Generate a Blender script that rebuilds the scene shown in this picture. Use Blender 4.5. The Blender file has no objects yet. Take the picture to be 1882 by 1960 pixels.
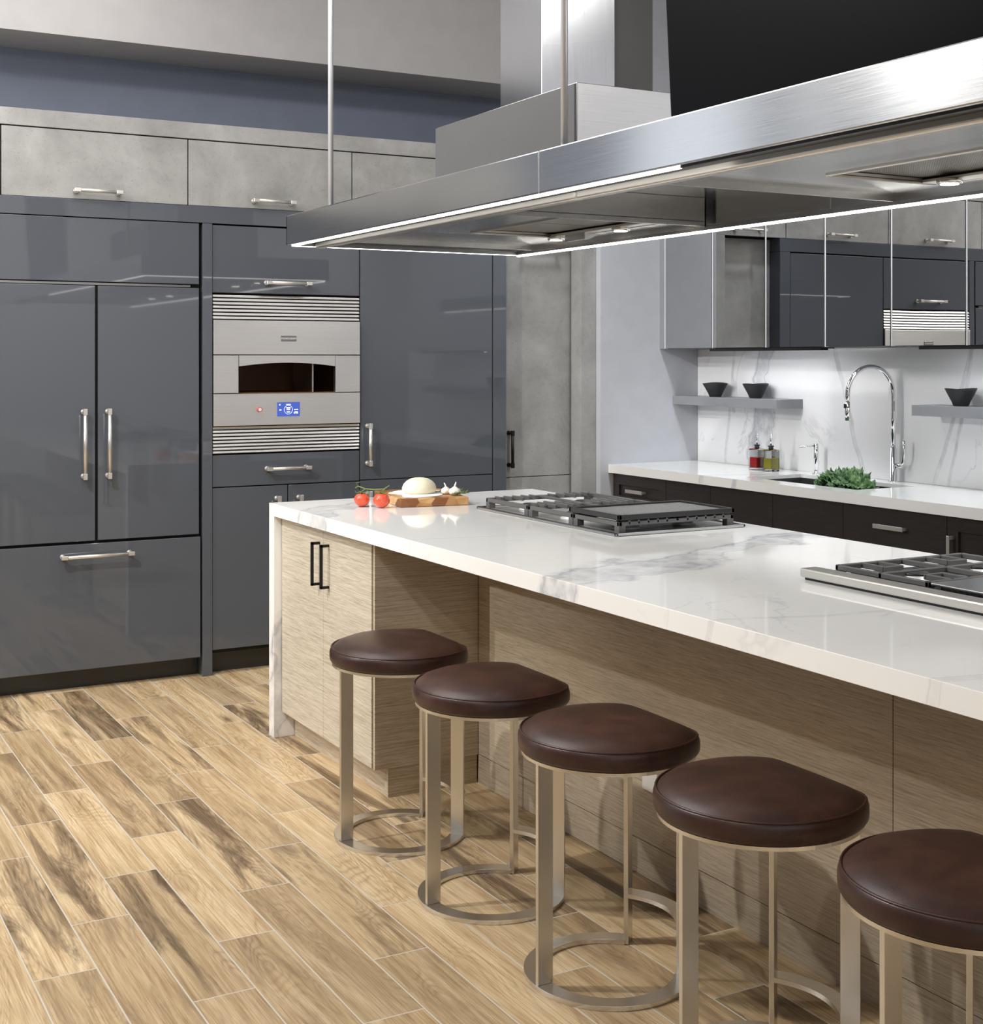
import bpy, bmesh, math, random
from mathutils import Vector, Matrix, noise as mnoise
random.seed(7)
S = bpy.context.scene
COL = S.collection
PI = math.pi
R = math.radians

# ------------------------------------------------------------------ helpers
def lin(r, g, b):
    f = lambda c: (c/255/12.92) if c/255 <= .04045 else ((c/255+.055)/1.055)**2.4
    return (f(r), f(g), f(b), 1)

class MB:
    """collects shapes in absolute metres, links them as ONE mesh object"""
    def __init__(s): s.bm = bmesh.new(); s.smooth = False
    def box(s, x0, x1, y0, y1, z0, z1, bev=0, seg=2, rot=None):
        b = bmesh.new(); bmesh.ops.create_cube(b, size=1)
        for v in b.verts:
            v.co = Vector((x0+(v.co.x+.5)*(x1-x0), y0+(v.co.y+.5)*(y1-y0), z0+(v.co.z+.5)*(z1-z0)))
        if bev: bmesh.ops.bevel(b, geom=b.edges[:], offset=bev, segments=seg, affect='EDGES', profile=.5)
        s._add(b, rot); return s
    def _add(s, b, mat=None):
        if mat is not None: bmesh.ops.transform(b, matrix=mat, verts=b.verts)
        b.verts.index_update(); m = {}
        for v in b.verts: m[v.index] = s.bm.verts.new(v.co)
        for f in b.faces:
            try:
                nf = s.bm.faces.new([m[v.index] for v in f.verts]); nf.smooth = f.smooth
            except ValueError: pass
        b.free()
    def cyl(s, p0, p1, r0, r1=None, n=24, smooth=True):
        r1 = r0 if r1 is None else r1
        return s.tube([p0, p1], [r0, r1], n, smooth)
    def tube(s, pts, r, n=12, smooth=True, cap=True):
        pts = [Vector(p) for p in pts]
        rr = r if isinstance(r, (list, tuple)) else [r]*len(pts)
        rings = []; up = None
        for i, p in enumerate(pts):
            t = ((pts[min(i+1, len(pts)-1)]-pts[max(i-1, 0)])).normalized()
            if up is None:
                up = Vector((0, 0, 1)) if abs(t.z) < .9 else Vector((1, 0, 0))
            a = t.cross(up).normalized(); b = a.cross(t).normalized(); up = b
            rings.append([s.bm.verts.new(p+rr[i]*(math.cos(2*PI*k/n)*a+math.sin(2*PI*k/n)*b)) for k in range(n)])
        for A, B in zip(rings, rings[1:]):
            for k in range(n):
                f = s.bm.faces.new([A[k], A[(k+1) % n], B[(k+1) % n], B[k]]); f.smooth = smooth
        if cap:
            s.bm.faces.new(rings[0]); s.bm.faces.new(rings[-1])
        return s
    def lathe(s, prof, c, n=32, smooth=True, wob=None):
        rings = []
        for (r, z) in prof:
            ring = []
            for k in range(n):
                a = 2*PI*k/n; q = r*(1 if wob is None else wob(a, z))
                ring.append(s.bm.verts.new((c[0]+q*math.cos(a), c[1]+q*math.sin(a), c[2]+z)))
            rings.append(ring)
        for A, B in zip(rings, rings[1:]):
            for k in range(n):
                f = s.bm.faces.new([A[k], A[(k+1) % n], B[(k+1) % n], B[k]]); f.smooth = smooth
        for ring, (r, z) in ((rings[0], prof[0]), (rings[-1], prof[-1])):
            if r > 1e-5:
                f = s.bm.faces.new(ring); f.smooth = smooth and False
        return s
    def loft(s, loops, smooth=True, cap=True):
        rings = [[s.bm.verts.new(p) for p in L] for L in loops]; n = len(rings[0])
        for A, B in zip(rings, rings[1:]):
            for k in range(n):
                f = s.bm.faces.new([A[k], A[(k+1) % n], B[(k+1) % n], B[k]]); f.smooth = smooth
        if cap:
            s.bm.faces.new(rings[0]); f = s.bm.faces.new(rings[-1]); f.smooth = smooth
        return s
    def prism(s, poly, z0, z1, mat=None, bev=0):
        b = bmesh.new()
        lo = [b.verts.new((x, y, z0)) for x, y in poly]; hi = [b.verts.new((x, y, z1)) for x, y in poly]
        b.faces.new(lo[::-1]); b.faces.new(hi); n = len(poly)
        for k in range(n): b.faces.new([lo[k], lo[(k+1) % n], hi[(k+1) % n], hi[k]])
        if bev: bmesh.ops.bevel(b, geom=b.edges[:], offset=bev, segments=1, affect='EDGES')
        s._add(b, mat); return s
    def sphere(s, c, r, sx=1, sy=1, sz=1, sub=3):
        b = bmesh.new(); bmesh.ops.create_icosphere(b, subdivisions=sub, radius=r)
        for v in b.verts: v.co = Vector((c[0]+v.co.x*sx, c[1]+v.co.y*sy, c[2]+v.co.z*sz))
        for f in b.faces: f.smooth = True
        s._add(b); return s
    def arcbar(s, c, ri, ro, a0, a1, z0, z1, n=48, smooth=True):
        lo = []
        for i in range(n+1):
            a = a0+(a1-a0)*i/n; ca, sa = math.cos(a), math.sin(a)
            lo.append([(c[0]+ri*ca, c[1]+ri*sa, z0), (c[0]+ro*ca, c[1]+ro*sa, z0),
                       (c[0]+ro*ca, c[1]+ro*sa, z1), (c[0]+ri*ca, c[1]+ri*sa, z1)])
        return s.loft(lo, smooth=False)
    def build(s, name, mat, parent=None, origin=(0, 0, 0), bevel=0, recalc=True, loc=None):
        if recalc: bmesh.ops.recalc_face_normals(s.bm, faces=s.bm.faces[:])
        if parent is not None and origin == (0, 0, 0): origin = parent.get('_o', (0, 0, 0))
        o3 = Vector(origin)
        uv = s.bm.loops.layers.uv.new('UVMap')
        s.bm.normal_update()
        for f in s.bm.faces:
            nx, ny, nz = abs(f.normal.x), abs(f.normal.y), abs(f.normal.z)
            for l in f.loops:
                c = l.vert.co
                if nx >= ny and nx >= nz: l[uv].uv = (c.y, c.z)
                elif ny >= nz: l[uv].uv = (c.x, c.z)
                else: l[uv].uv = (c.y, c.x)
        for v in s.bm.verts: v.co -= o3
        me = bpy.data.meshes.new(name); s.bm.to_mesh(me); s.bm.free()
        me.materials.append(mat)
        o = bpy.data.objects.new(name, me); COL.objects.link(o)
        if parent is not None:
            o.parent = parent; o['_o'] = tuple(origin)
        else:
            o.location = o3; o['_o'] = tuple(origin)
        if bevel:
            m = o.modifiers.new('bev', 'BEVEL'); m.width = bevel; m.segments = 2; m.limit_method = 'ANGLE'; m.angle_limit = R(40)
            m.harden_normals = False
        return o

def B(*a, **k): return MB().box(*a, **k)
def tag(o, label, cat, group=None, kind=None):
    o['label'] = label; o['category'] = cat
    if group: o['group'] = group
    if kind: o['kind'] = kind
    return o
def thing(name, label, cat, loc, group=None, rotz=0):
    o = bpy.data.objects.new(name, None); COL.objects.link(o); o.location = loc; o.empty_display_size = .05
    o.rotation_euler = (0, 0, rotz)
    o['_o'] = tuple(loc); tag(o, label, cat, group); return o
def struct(o): o['kind'] = 'structure'; return o
def copy_tree(o, parent=None):
    c = o.copy(); COL.objects.link(c)
    if parent is not None: c.parent = parent
    for ch in list(o.children): copy_tree(ch, c)
    return c

# ------------------------------------------------------------------ materials
def mat(name):
    m = bpy.data.materials.new(name); m.use_nodes = True
    nt = m.node_tree; b = nt.nodes['Principled BSDF']
    return m, nt, b
def N(nt, t, **kw):
    n = nt.nodes.new(t)
    for k, v in kw.items(): setattr(n, k, v)
    return n
def L(nt, a, b): nt.links.new(a, b)
def math_(nt, op, a, b=None, c=None, clamp=False):
    n = N(nt, 'ShaderNodeMath', operation=op); n.use_clamp = clamp
    for i, v in enumerate((a, b, c)):
        if v is None: continue
        if isinstance(v, (int, float)): n.inputs[i].default_value = v
        else: L(nt, v, n.inputs[i])
    return n.outputs[0]
def ramp(nt, fac, stops):
    n = N(nt, 'ShaderNodeValToRGB'); e = n.color_ramp.elements
    while len(e) < len(stops): e.new(.5)
    for el, (p, c) in zip(e, stops): el.position = p; el.color = c
    L(nt, fac, n.inputs[0]); return n.outputs[0]
def mix(nt, fac, a, b, mode='MIX'):
    n = N(nt, 'ShaderNodeMix', data_type='RGBA', blend_type=mode)
    for s, v in ((n.inputs[0], fac), (n.inputs[6], a), (n.inputs[7], b)):
        if isinstance(v, (int, float)): s.default_value = v
        elif isinstance(v, tuple): s.default_value = v
        else: L(nt, v, s)
    return n.outputs[2]
def pos(nt, scale=(1, 1, 1), obj=False):
    g = N(nt, 'ShaderNodeTexCoord').outputs['Object'] if obj else N(nt, 'ShaderNodeNewGeometry').outputs['Position']
    m = N(nt, 'ShaderNodeMapping'); m.inputs['Scale'].default_value = scale; L(nt, g, m.inputs[0]); return m.outputs[0]
def noise(nt, vec, scale, detail=4, rough=.5, dist=0):
    n = N(nt, 'ShaderNodeTexNoise'); n.inputs['Scale'].default_value = scale; n.inputs['Detail'].default_value = detail
    n.inputs['Roughness'].default_value = rough; n.inputs['Distortion'].default_value = dist
    if vec is not None: L(nt, vec, n.inputs['Vector'])
    return n.outputs[0]
def bump(nt, b, h, strength, dist=.01):
    n = N(nt, 'ShaderNodeBump'); n.inputs['Strength'].default_value = strength; n.inputs['Distance'].default_value = dist
    L(nt, h, n.inputs['Height']); L(nt, n.outputs[0], b.inputs['Normal'])
def simple(name, col, rough=.5, metal=0, spec=.5, emis=None, es=0, coat=0):
    m, nt, b = mat(name); b.inputs['Base Color'].default_value = col; b.inputs['Roughness'].default_value = rough
    b.inputs['Metallic'].default_value = metal; b.inputs['Specular IOR Level'].default_value = spec
    b.inputs['Coat Weight'].default_value = coat
    # a faint procedural variation so that no surface is perfectly flat
    v = noise(nt, pos(nt), 9, 3); r = ramp(nt, v, [(.3, tuple(c*.96 for c in col[:3])+(1,)), (.7, tuple(min(1, c*1.03) for c in col[:3])+(1,))])
    L(nt, r, b.inputs['Base Color'])
    if emis: b.inputs['Emission Color'].default_value = emis; b.inputs['Emission Strength'].default_value = es
    return m

def N_sep_(nt, c):
    q = N(nt, 'ShaderNodeSeparateColor'); L(nt, c, q.inputs[0]); return q.outputs[1]
# wood-look floor tile, planks 0.152 x 0.866 m, one-third stagger
def mk_floor():
    m, nt, b = mat('wood_look_floor_tile')
    g = N(nt, 'ShaderNodeNewGeometry').outputs['Position']; sp = N(nt, 'ShaderNodeSeparateXYZ'); L(nt, g, sp.inputs[0])
    u = math_(nt, 'DIVIDE', math_(nt, 'SUBTRACT', sp.outputs[0], .6315), .1518)
    k = math_(nt, 'FLOOR', u); fu = math_(nt, 'SUBTRACT', u, k)
    v = math_(nt, 'DIVIDE', math_(nt, 'SUBTRACT', math_(nt, 'SUBTRACT', sp.outputs[1], 3.398), math_(nt, 'MULTIPLY', k, .2895)), .8655)
    j = math_(nt, 'FLOOR', v); fv = math_(nt, 'SUBTRACT', v, j)
    cid = N(nt, 'ShaderNodeCombineXYZ'); L(nt, k, cid.inputs[0]); L(nt, j, cid.inputs[1])
    wn = N(nt, 'ShaderNodeTexWhiteNoise', noise_dimensions='2D'); L(nt, cid.outputs[0], wn.inputs['Vector'])
    rnd = wn.outputs['Value']
    # local plank coordinate
    lc = N(nt, 'ShaderNodeCombineXYZ')
    L(nt, math_(nt, 'MULTIPLY', fu, .1518), lc.inputs[0]); L(nt, math_(nt, 'MULTIPLY', fv, .8655), lc.inputs[1])
    L(nt, math_(nt, 'MULTIPLY', rnd, 40), lc.inputs[2])
    def mp(sx, sy, sz=1):
        q = N(nt, 'ShaderNodeMapping'); q.inputs['Scale'].default_value = (sx, sy, sz); L(nt, lc.outputs[0], q.inputs[0]); return q.outputs[0]
    fine = noise(nt, mp(260, 4.2), 1, 6, .68, .15)
    pore = noise(nt, mp(520, 16), 1, 3, .6)
    med = noise(nt, mp(30, 1.7), 1, 5, .6, .7)
    big = noise(nt, mp(12, 1.15), 1, 7, .64, .7)
    soft = noise(nt, mp(6, 1.5), 1, 2, .5)
    # cathedral figure: contour lines of a stretched noise field
    fld = noise(nt, mp(9, 1.25), 1, 2, .45, .5)
    cath = math_(nt, 'PINGPONG', math_(nt, 'MULTIPLY', fld, 26), .5)
    cath = math_(nt, 'POWER', math_(nt, 'MULTIPLY', cath, 2), 2.2)
    base = ramp(nt, med, [(.25, lin(172, 147, 112)), (.45, lin(199, 175, 138)), (.62, lin(216, 195, 160)), (.8, lin(186, 161, 125))])
    zone = ramp(nt, soft, [(.42, (0, 0, 0, 1)), (.62, (1, 1, 1, 1))])
    c = mix(nt, math_(nt, 'MULTIPLY', math_(nt, 'MULTIPLY', cath, zone), .42), base, lin(136, 106, 74))
    # dark smoky heart streaks, strong only in some planks
    st = ramp(nt, big, [(.46, (0, 0, 0, 1)), (.54, (.6, .6, .6, 1)), (.62, (1, 1, 1, 1))])
    sel = ramp(nt, rnd, [(.25, (.12, .12, .12, 1)), (.62, (.5, .5, .5, 1)), (.8, (1, 1, 1, 1))])
    sf = math_(nt, 'MULTIPLY', math_(nt, 'MULTIPLY', st, sel), math_(nt, 'ADD', math_(nt, 'MULTIPLY', fine, 1.8), -.02), clamp=True)
    c = mix(nt, math_(nt, 'MULTIPLY', sf, .95), c, lin(92, 73, 53))
    c = mix(nt, math_(nt, 'MULTIPLY', math_(nt, 'MULTIPLY', cath, sf), .5), c, lin(70, 58, 44))
    fr = ramp(nt, fine, [(.38, (.60, .53, .45, 1)), (.54, (1, 1, 1, 1))])
    c = mix(nt, .75, c, fr, 'MULTIPLY')
    pr_ = ramp(nt, pore, [(.34, (.78, .73, .66, 1)), (.48, (1, 1, 1, 1))])
    c = mix(nt, .5, c, pr_, 'MULTIPLY')
    # knots
    vo = N(nt, 'ShaderNodeTexVoronoi'); vo.inputs['Scale'].default_value = 1
    L(nt, mp(6, 1.7), vo.inputs['Vector'])
    kn = ramp(nt, vo.outputs[0], [(.02, (1, 1, 1, 1)), (.10, (.35, .35, .35, 1)), (.2, (0, 0, 0, 1))])
    c = mix(nt, math_(nt, 'MULTIPLY', kn, .8), c, lin(92, 68, 46))
    tint = ramp(nt, N_sep_(nt, wn.outputs['Color']), [(.1, (.78, .75, .71, 1)), (.4, (1.0, .98, .95, 1)), (.65, (1.10, 1.09, 1.07, 1)), (.95, (.84, .80, .76, 1))])
    c = mix(nt, 1, c, tint, 'MULTIPLY')
    # grout
    eu = math_(nt, 'MULTIPLY', math_(nt, 'MINIMUM', fu, math_(nt, 'SUBTRACT', 1, fu)), .1518)
    ev = math_(nt, 'MULTIPLY', math_(nt, 'MINIMUM', fv, math_(nt, 'SUBTRACT', 1, fv)), .8655)
    e = math_(nt, 'MINIMUM', eu, ev)
    gm = math_(nt, 'LESS_THAN', e, .0019)
    c = mix(nt, gm, c, lin(196, 190, 178))
    L(nt, c, b.inputs['Base Color'])
    rr = math_(nt, 'ADD', math_(nt, 'MULTIPLY', fine, .15), .33); L(nt, rr, b.inputs['Roughness'])
    h = math_(nt, 'SUBTRACT', math_(nt, 'MULTIPLY', fine, .25), math_(nt, 'MULTIPLY', gm, 1.0))
    bump(nt, b, h, .25, .002)
    return m

# marble with explicit vein sheets: (point, normal, half width, strength)
def mk_marble(name, veins, base=(244, 243, 240), rough=.06, fine=.5):
    m, nt, b = mat(name)
    g = N(nt, 'ShaderNodeNewGeometry').outputs['Position']
    n1 = N(nt, 'ShaderNodeTexNoise'); n1.inputs['Scale'].default_value = 3.2; n1.inputs['Detail'].default_value = 5; n1.inputs['Roughness'].default_value = .52; L(nt, g, n1.inputs['Vector'])
    n2 = noise(nt, g, 11, 5, .6); n3 = noise(nt, g, 1.6, 3, .5)
    col = lin(*base); c = None
    # thin net of faint veins
    nv = noise(nt, g, 1.9, 5, .55, .9)
    d = math_(nt, 'ABSOLUTE', math_(nt, 'SUBTRACT', nv, .5))
    line = ramp(nt, d, [(0, (1, 1, 1, 1)), (.010, (0, 0, 0, 1))])
    msk = ramp(nt, n3, [(.50, (0, 0, 0, 1)), (.66, (1, 1, 1, 1))])
    c = mix(nt, math_(nt, 'MULTIPLY', math_(nt, 'MULTIPLY', line, msk), fine*.55), col, lin(176, 178, 184))
    cl = ramp(nt, noise(nt, g, 2.6, 4, .6, .4), [(.45, (0, 0, 0, 1)), (.75, (1, 1, 1, 1))])
    c = mix(nt, math_(nt, 'MULTIPLY', cl, .16*fine), c, lin(205, 207, 212))
    for (p, nrm, wd, st) in veins:
        nv_ = Vector(nrm).normalized()
        dp = N(nt, 'ShaderNodeVectorMath', operation='DOT_PRODUCT'); L(nt, g, dp.inputs[0]); dp.inputs[1].default_value = nv_
        dist = math_(nt, 'SUBTRACT', dp.outputs['Value'], nv_.dot(Vector(p)))
        wob = math_(nt, 'MULTIPLY', math_(nt, 'SUBTRACT', n1.outputs[0], .5), wd*5)
        dist = math_(nt, 'ADD', dist, wob)
        ad = math_(nt, 'ABSOLUTE', dist)
        soft = math_(nt, 'SUBTRACT', 1, math_(nt, 'DIVIDE', ad, wd), clamp=True)
        e1 = math_(nt, 'SUBTRACT', 1, math_(nt, 'DIVIDE', math_(nt, 'ABSOLUTE', math_(nt, 'SUBTRACT', dist, wd*.62)), wd*.16), clamp=True)
        e2 = math_(nt, 'SUBTRACT', 1, math_(nt, 'DIVIDE', math_(nt, 'ABSOLUTE', math_(nt, 'ADD', dist, wd*.70)), wd*.10), clamp=True)
        gate = ramp(nt, n3, [(.38, (.6, .6, .6, 1)), (.58, (1, 1, 1, 1))])
        inner = math_(nt, 'MULTIPLY', math_(nt, 'POWER', soft, .55), math_(nt, 'ADD', math_(nt, 'MULTIPLY', n2, 2.2), -.62), clamp=True)
        f = math_(nt, 'MULTIPLY', math_(nt, 'MULTIPLY', inner, gate), st, clamp=True)
        c = mix(nt, f, c, lin(146, 149, 162))
        ed = math_(nt, 'MULTIPLY', math_(nt, 'ADD', math_(nt, 'MULTIPLY', e1, .75), math_(nt, 'MULTIPLY', e2, .55)), st, clamp=True)
        c = mix(nt, math_(nt, 'MULTIPLY', ed, .62), c, lin(128, 131, 145))
    L(nt, c, b.inputs['Base Color']); b.inputs['Roughness'].default_value = rough
    b.inputs['Specular IOR Level'].default_value = .5
    return m

def mk_veneer(name, dark, light, rough=.45):
    m, nt, b = mat(name)
    a = noise(nt, pos(nt, (7, 7, 240)), 1, 6, .72, .3)
    d = noise(nt, pos(nt, (26, 26, 520)), 1, 3, .6)
    e = noise(nt, pos(nt, (.7, .7, 16)), 1, 4, .5, .5)
    c = ramp(nt, a, [(.30, lin(*dark)), (.56, lin(*light)), (.8, lin(*[min(255, int(x*1.06)) for x in light]))])
    c = mix(nt, .35, c, ramp(nt, e, [(.3, (.86, .84, .81, 1)), (.6, (1, 1, 1, 1))]), 'MULTIPLY')
    c = mix(nt, .55, c, ramp(nt, d, [(.36, (.74, .71, .67, 1)), (.52, (1, 1, 1, 1))]), 'MULTIPLY')
    L(nt, c, b.inputs['Base Color']); b.inputs['Roughness'].default_value = rough
    bump(nt, b, a, .12, .002); return m

def mk_concrete():
    m, nt, b = mat('concrete_laminate')
    a = noise(nt, pos(nt, (1, 1, 1)), 3.4, 8, .62, .3); d = noise(nt, pos(nt, (1, 1, 1)), 26, 6, .7, .6); e = noise(nt, pos(nt), 90, 2, .6)
    c = ramp(nt, a, [(.3, lin(132, 132, 131)), (.5, lin(152, 152, 150)), (.68, lin(166, 166, 165))])
    f = math_(nt, 'MULTIPLY', ramp(nt, d, [(.56, (0, 0, 0, 1)), (.72, (1, 1, 1, 1))]), ramp(nt, a, [(.4, (1, 1, 1, 1)), (.62, (.15, .15, .15, 1))]))
    c = mix(nt, math_(nt, 'MULTIPLY', f, .45), c, lin(118, 115, 110))
    c = mix(nt, math_(nt, 'MULTIPLY', ramp(nt, e, [(.62, (0, 0, 0, 1)), (.7, (1, 1, 1, 1))]), .25), c, lin(100, 98, 92))
    L(nt, c, b.inputs['Base Color']); b.inputs['Roughness'].default_value = .5; b.inputs['Specular IOR Level'].default_value = .3
    return m

def mk_steel(name, col=(.60, .60, .60, 1), rough=.30, aniso=.8, along='U', grain=.05):
    m, nt, b = mat(name)
    b.inputs['Metallic'].default_value = 1
    sc = {'U': (6, 6, 900), 'Z': (700, 700, 5)}[along]
    n = noise(nt, pos(nt, sc), 1, 3, .6)
    c = ramp(nt, n, [(.3, tuple(x*(1-grain) for x in col[:3])+(1,)), (.7, tuple(min(1, x*(1+grain)) for x in col[:3])+(1,))])
    L(nt, c, b.inputs['Base Color'])
    L(nt, math_(nt, 'ADD', math_(nt, 'MULTIPLY', n, .10), rough-.05), b.inputs['Roughness'])
    b.inputs['Anisotropic'].default_value = aniso
    if along == 'U': b.inputs['Anisotropic Rotation'].default_value = .25
    t = N(nt, 'ShaderNodeTangent', direction_type='UV_MAP', uv_map='UVMap'); L(nt, t.outputs[0], b.inputs['Tangent'])
    return m

def mk_leather():
    m, nt, b = mat('brown_leather')
    v = pos(nt, obj=True); r = N(nt, 'ShaderNodeObjectInfo').outputs['Random']
    off = N(nt, 'ShaderNodeVectorMath', operation='ADD'); L(nt, v, off.inputs[0]); cx = N(nt, 'ShaderNodeCombineXYZ'); L(nt, math_(nt, 'MULTIPLY', r, 7), cx.inputs[0]); L(nt, cx.outputs[0], off.inputs[1])
    a = noise(nt, off.outputs[0], 9, 6, .62, .4)
    c = ramp(nt, a, [(.28, lin(42, 27, 24)), (.5, lin(58, 37, 32)), (.72, lin(76, 49, 41))])
    L(nt, c, b.inputs['Base Color']); b.inputs['Roughness'].default_value = .36; b.inputs['Specular IOR Level'].default_value = .45
    vo = N(nt, 'ShaderNodeTexVoronoi'); vo.inputs['Scale'].default_value = 420; L(nt, off.outputs[0], vo.inputs['Vector'])
    bump(nt, b, vo.outputs[0], .10, .0012); return m

def mk_gloss(name, col, rough=.035, wavy=.0, spec=.5, metal=0):
    m, nt, b = mat(name)
    b.inputs['Base Color'].default_value = col; b.inputs['Roughness'].default_value = rough; b.inputs['Specular IOR Level'].default_value = spec
    b.inputs['Metallic'].default_value = metal
    n = noise(nt, pos(nt), 2.3, 2, .4)
    if wavy: bump(nt, b, n, wavy, .01)
    return m

M = {}
M['floor'] = mk_floor()
M['island_marble'] = mk_marble('island_marble', [((2.45, 3.19, .918), (-.30, 1, .55), .085, 1.0), ((2.0, 4.83, .918), (-.9, 1, .5), .085, .95),
                                                 ((1.87, 3.9, .9), (.15, 1, .12), .008, .35), ((2.6, 2.2, .9), (.25, 1, .3), .012, .30), ((1.87, 1.75, .9), (.2, 1, .2), .02, .35)])
M['splash_marble'] = mk_marble('backsplash_marble', [((4.765, 5.63, 1.2), (.3, 1, .14), .075, 1.0), ((4.765, 4.97, 1.15), (.2, 1, -.33), .016, .8),
                                                      ((4.765, 5.93, 1.1), (.2, 1, .12), .012, .7), ((4.765, 4.43, 1.0), (.2, 1, .35), .012, .7), ((4.765, 4.27, 1.4), (.2, 1, .22), .010, .6)], base=(240, 241, 243), rough=.12, fine=1.0)
M['sink_marble'] = mk_marble('sink_counter_marble', [((4.16, 5.39, .9), (.4, 1, .25), .018, .7), ((4.16, 5.14, .9), (.5, 1, .35), .02, .7)], base=(240, 240, 238), rough=.07)
M['veneer'] = mk_veneer('light_oak_veneer', (160, 148, 128), (206, 197, 180))
M['veneer_shade'] = mk_veneer('shaded_oak_veneer', (158, 142, 120), (204, 190, 168))  # browner copy of the same oak veneer, for faces in shade
M['concrete'] = mk_concrete()
M['gray'] = mk_gloss('gloss_graphite_lacquer', lin(84, 88, 95), .03, .012)
M['gray_toe'] = simple('graphite_toe_kick', lin(50, 50, 50), .35)
M['gap'] = simple('black_gap', (.004, .004, .004, 1), .8)
M['steel'] = mk_steel('brushed_stainless', (.56, .56, .56, 1), .185, .6)
M['steel_oven'] = mk_steel('oven_stainless', (.80, .79, .77, 1), .34, .5)
M['steel_v'] = mk_steel('brushed_stainless_vertical', (.46, .47, .49, 1), .2, .5, along='Z')
M['steel_warm'] = mk_steel('warm_brushed_stainless', (.60, .575, .53, 1), .33, .6)
M['steel_dark'] = mk_steel('dark_stainless', (.30, .30, .29, 1), .34, .5)
M['steel_liner'] = mk_steel('liner_stainless', (.46, .455, .44, 1), .24, .35)
M['duct_gray'] = simple('duct_matte_gray', lin(82, 82, 82), .45)  # flat gray for the duct's dark steel reflection and the chimney cover
M['nickel'] = simple('satin_nickel', (.74, .72, .68, 1), .34, .85)
M['stool_metal'] = simple('brushed_stool_steel', (.74, .72, .68, 1), .27, 1)
M['chrome'] = simple('chrome', (.82, .83, .85, 1), .04, 1)
M['rod'] = simple('satin_rod', (.64, .66, .70, 1), .32, .3)
M['black_metal'] = simple('black_handle_metal', lin(38, 36, 35), .35, .6)
M['pan'] = simple('bright_steel_pan', (.80, .79, .76, 1), .30, .8)
M['iron'] = simple('cast_iron', lin(104, 103, 102), .42, .35)
M['iron_dark'] = simple('griddle_black', lin(40, 40, 42), .33)
M['leather'] = mk_leather()
M['piping'] = simple('leather_piping', lin(58, 34, 29), .4)
M['wall'] = simple('wall_paint_pale', lin(182, 184, 190), .7, 0, .3)
M['wall_blue'] = simple('wall_bluish_cast', lin(112, 118, 132), .8, 0, .2)  # bluish tint imitates ambient light on the wall
M['ceil'] = simple('ceiling_paint', lin(170, 168, 168), .85, 0, .2)
M['espresso'] = mk_veneer('espresso_wood', (36, 32, 31), (52, 47, 46), .35)
M['mirror_gray'] = mk_gloss('mirror_gray_door', (.60, .605, .61, 1), .012, .03, .5, 1)
M['alu'] = simple('aluminium_edge', (.86, .87, .88, 1), .4, .25)
M['shelf'] = simple('gray_shelf', lin(132, 134, 138), .35)
M['bowl'] = simple('black_stoneware', lin(46, 47, 50), .55)
M['white'] = simple('white_plastic', lin(236, 234, 228), .4)
M['black'] = simple('black_plastic', lin(20, 20, 21), .4)
M['screen'] = mk_gloss('tv_screen_black', (.0015, .0015, .002, 1), .3, 0, .06)
M['led'] = simple('led_strip', (1, 1, 1, 1), .5, emis=(1, .97, .92, 1), es=7)
M['lamp'] = simple('halogen_lens', (1, 1, 1, 1), .3, emis=(1, .9, .74, 1), es=25)

def mk_mesh_filter():
    m, nt, b = mat('mesh_filter')
    v = pos(nt, (1, 1, 1)); w1 = N(nt, 'ShaderNodeTexWave', bands_direction='X'); w1.inputs['Scale'].default_value = 40; L(nt, v, w1.inputs[0])
    w2 = N(nt, 'ShaderNodeTexWave', bands_direction='Y'); w2.inputs['Scale'].default_value = 40; L(nt, v, w2.inputs[0])
    f = math_(nt, 'MULTIPLY', w1.outputs[1], w2.outputs[1])
    L(nt, ramp(nt, f, [(.1, (.10, .095, .085, 1)), (.6, (.62, .60, .55, 1))]), b.inputs['Base Color'])
    b.inputs['Metallic'].default_value = .8; b.inputs['Roughness'].default_value = .4; bump(nt, b, f, .6, .003); return m
M['filter'] = mk_mesh_filter()
def mk_speckle():
    m, nt, b = mat('griddle_surface'); n = noise(nt, pos(nt), 420, 2, .6)
    L(nt, ramp(nt, n, [(.38, lin(70, 70, 70)), (.62, lin(176, 174, 168))]), b.inputs['Base Color']); b.inputs['Roughness'].default_value = .38; b.inputs['Metallic'].default_value = .3
    return m
M['speckle'] = mk_speckle()

# ------------------------------------------------------------------ setting
struct(B(-6.5, 4.95, -2.5, 7.1, -.05, 0).build('floor', M['floor'], origin=(0, 0, 0)))
struct(B(-6.5, 4.95, -2.5, 7.1, 3.62, 3.7).build('ceiling', M['ceil']))
wn = MB()
band_openings = [(-1.95, -.95), (-2.62, -2.30), (-3.55, -3.05)]  # unseen openings added so bright sky bands reflect in the hood
edges = [-6.5]+[e for w in sorted(band_openings) for e in w]+[4.12]
for i in range(0, len(edges), 2): wn.box(edges[i], edges[i+1], 6.95, 7.05, 0, 3.62)
for w in band_openings: wn.box(w[0], w[1], 6.95, 7.05, 0, .25); wn.box(w[0], w[1], 6.95, 7.05, 3.45, 3.62)
struct(wn.build('wall_north', M['wall_blue']))
struct(B(4.11, 4.86, 6.2, 7.05, 0, 3.62).build('wall_return', M['wall']))
struct(B(4.775, 4.86, -2.5, 6.2, 0, 3.62).build('wall_east', M['wall']))
struct(B(.3, 4.11, 6.56, 6.95, 2.995, 3.62).build('trim_1', M['ceil']))
struct(B(-6.5, 4.86, -2.6, -2.5, 0, 3.62).build('wall_south', M['wall']))
struct(B(-6.6, -6.5, -2.5, 7.05, 0, 3.62).build('wall_west', M['wall']))

YF = 6.284; YB = 6.93
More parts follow.
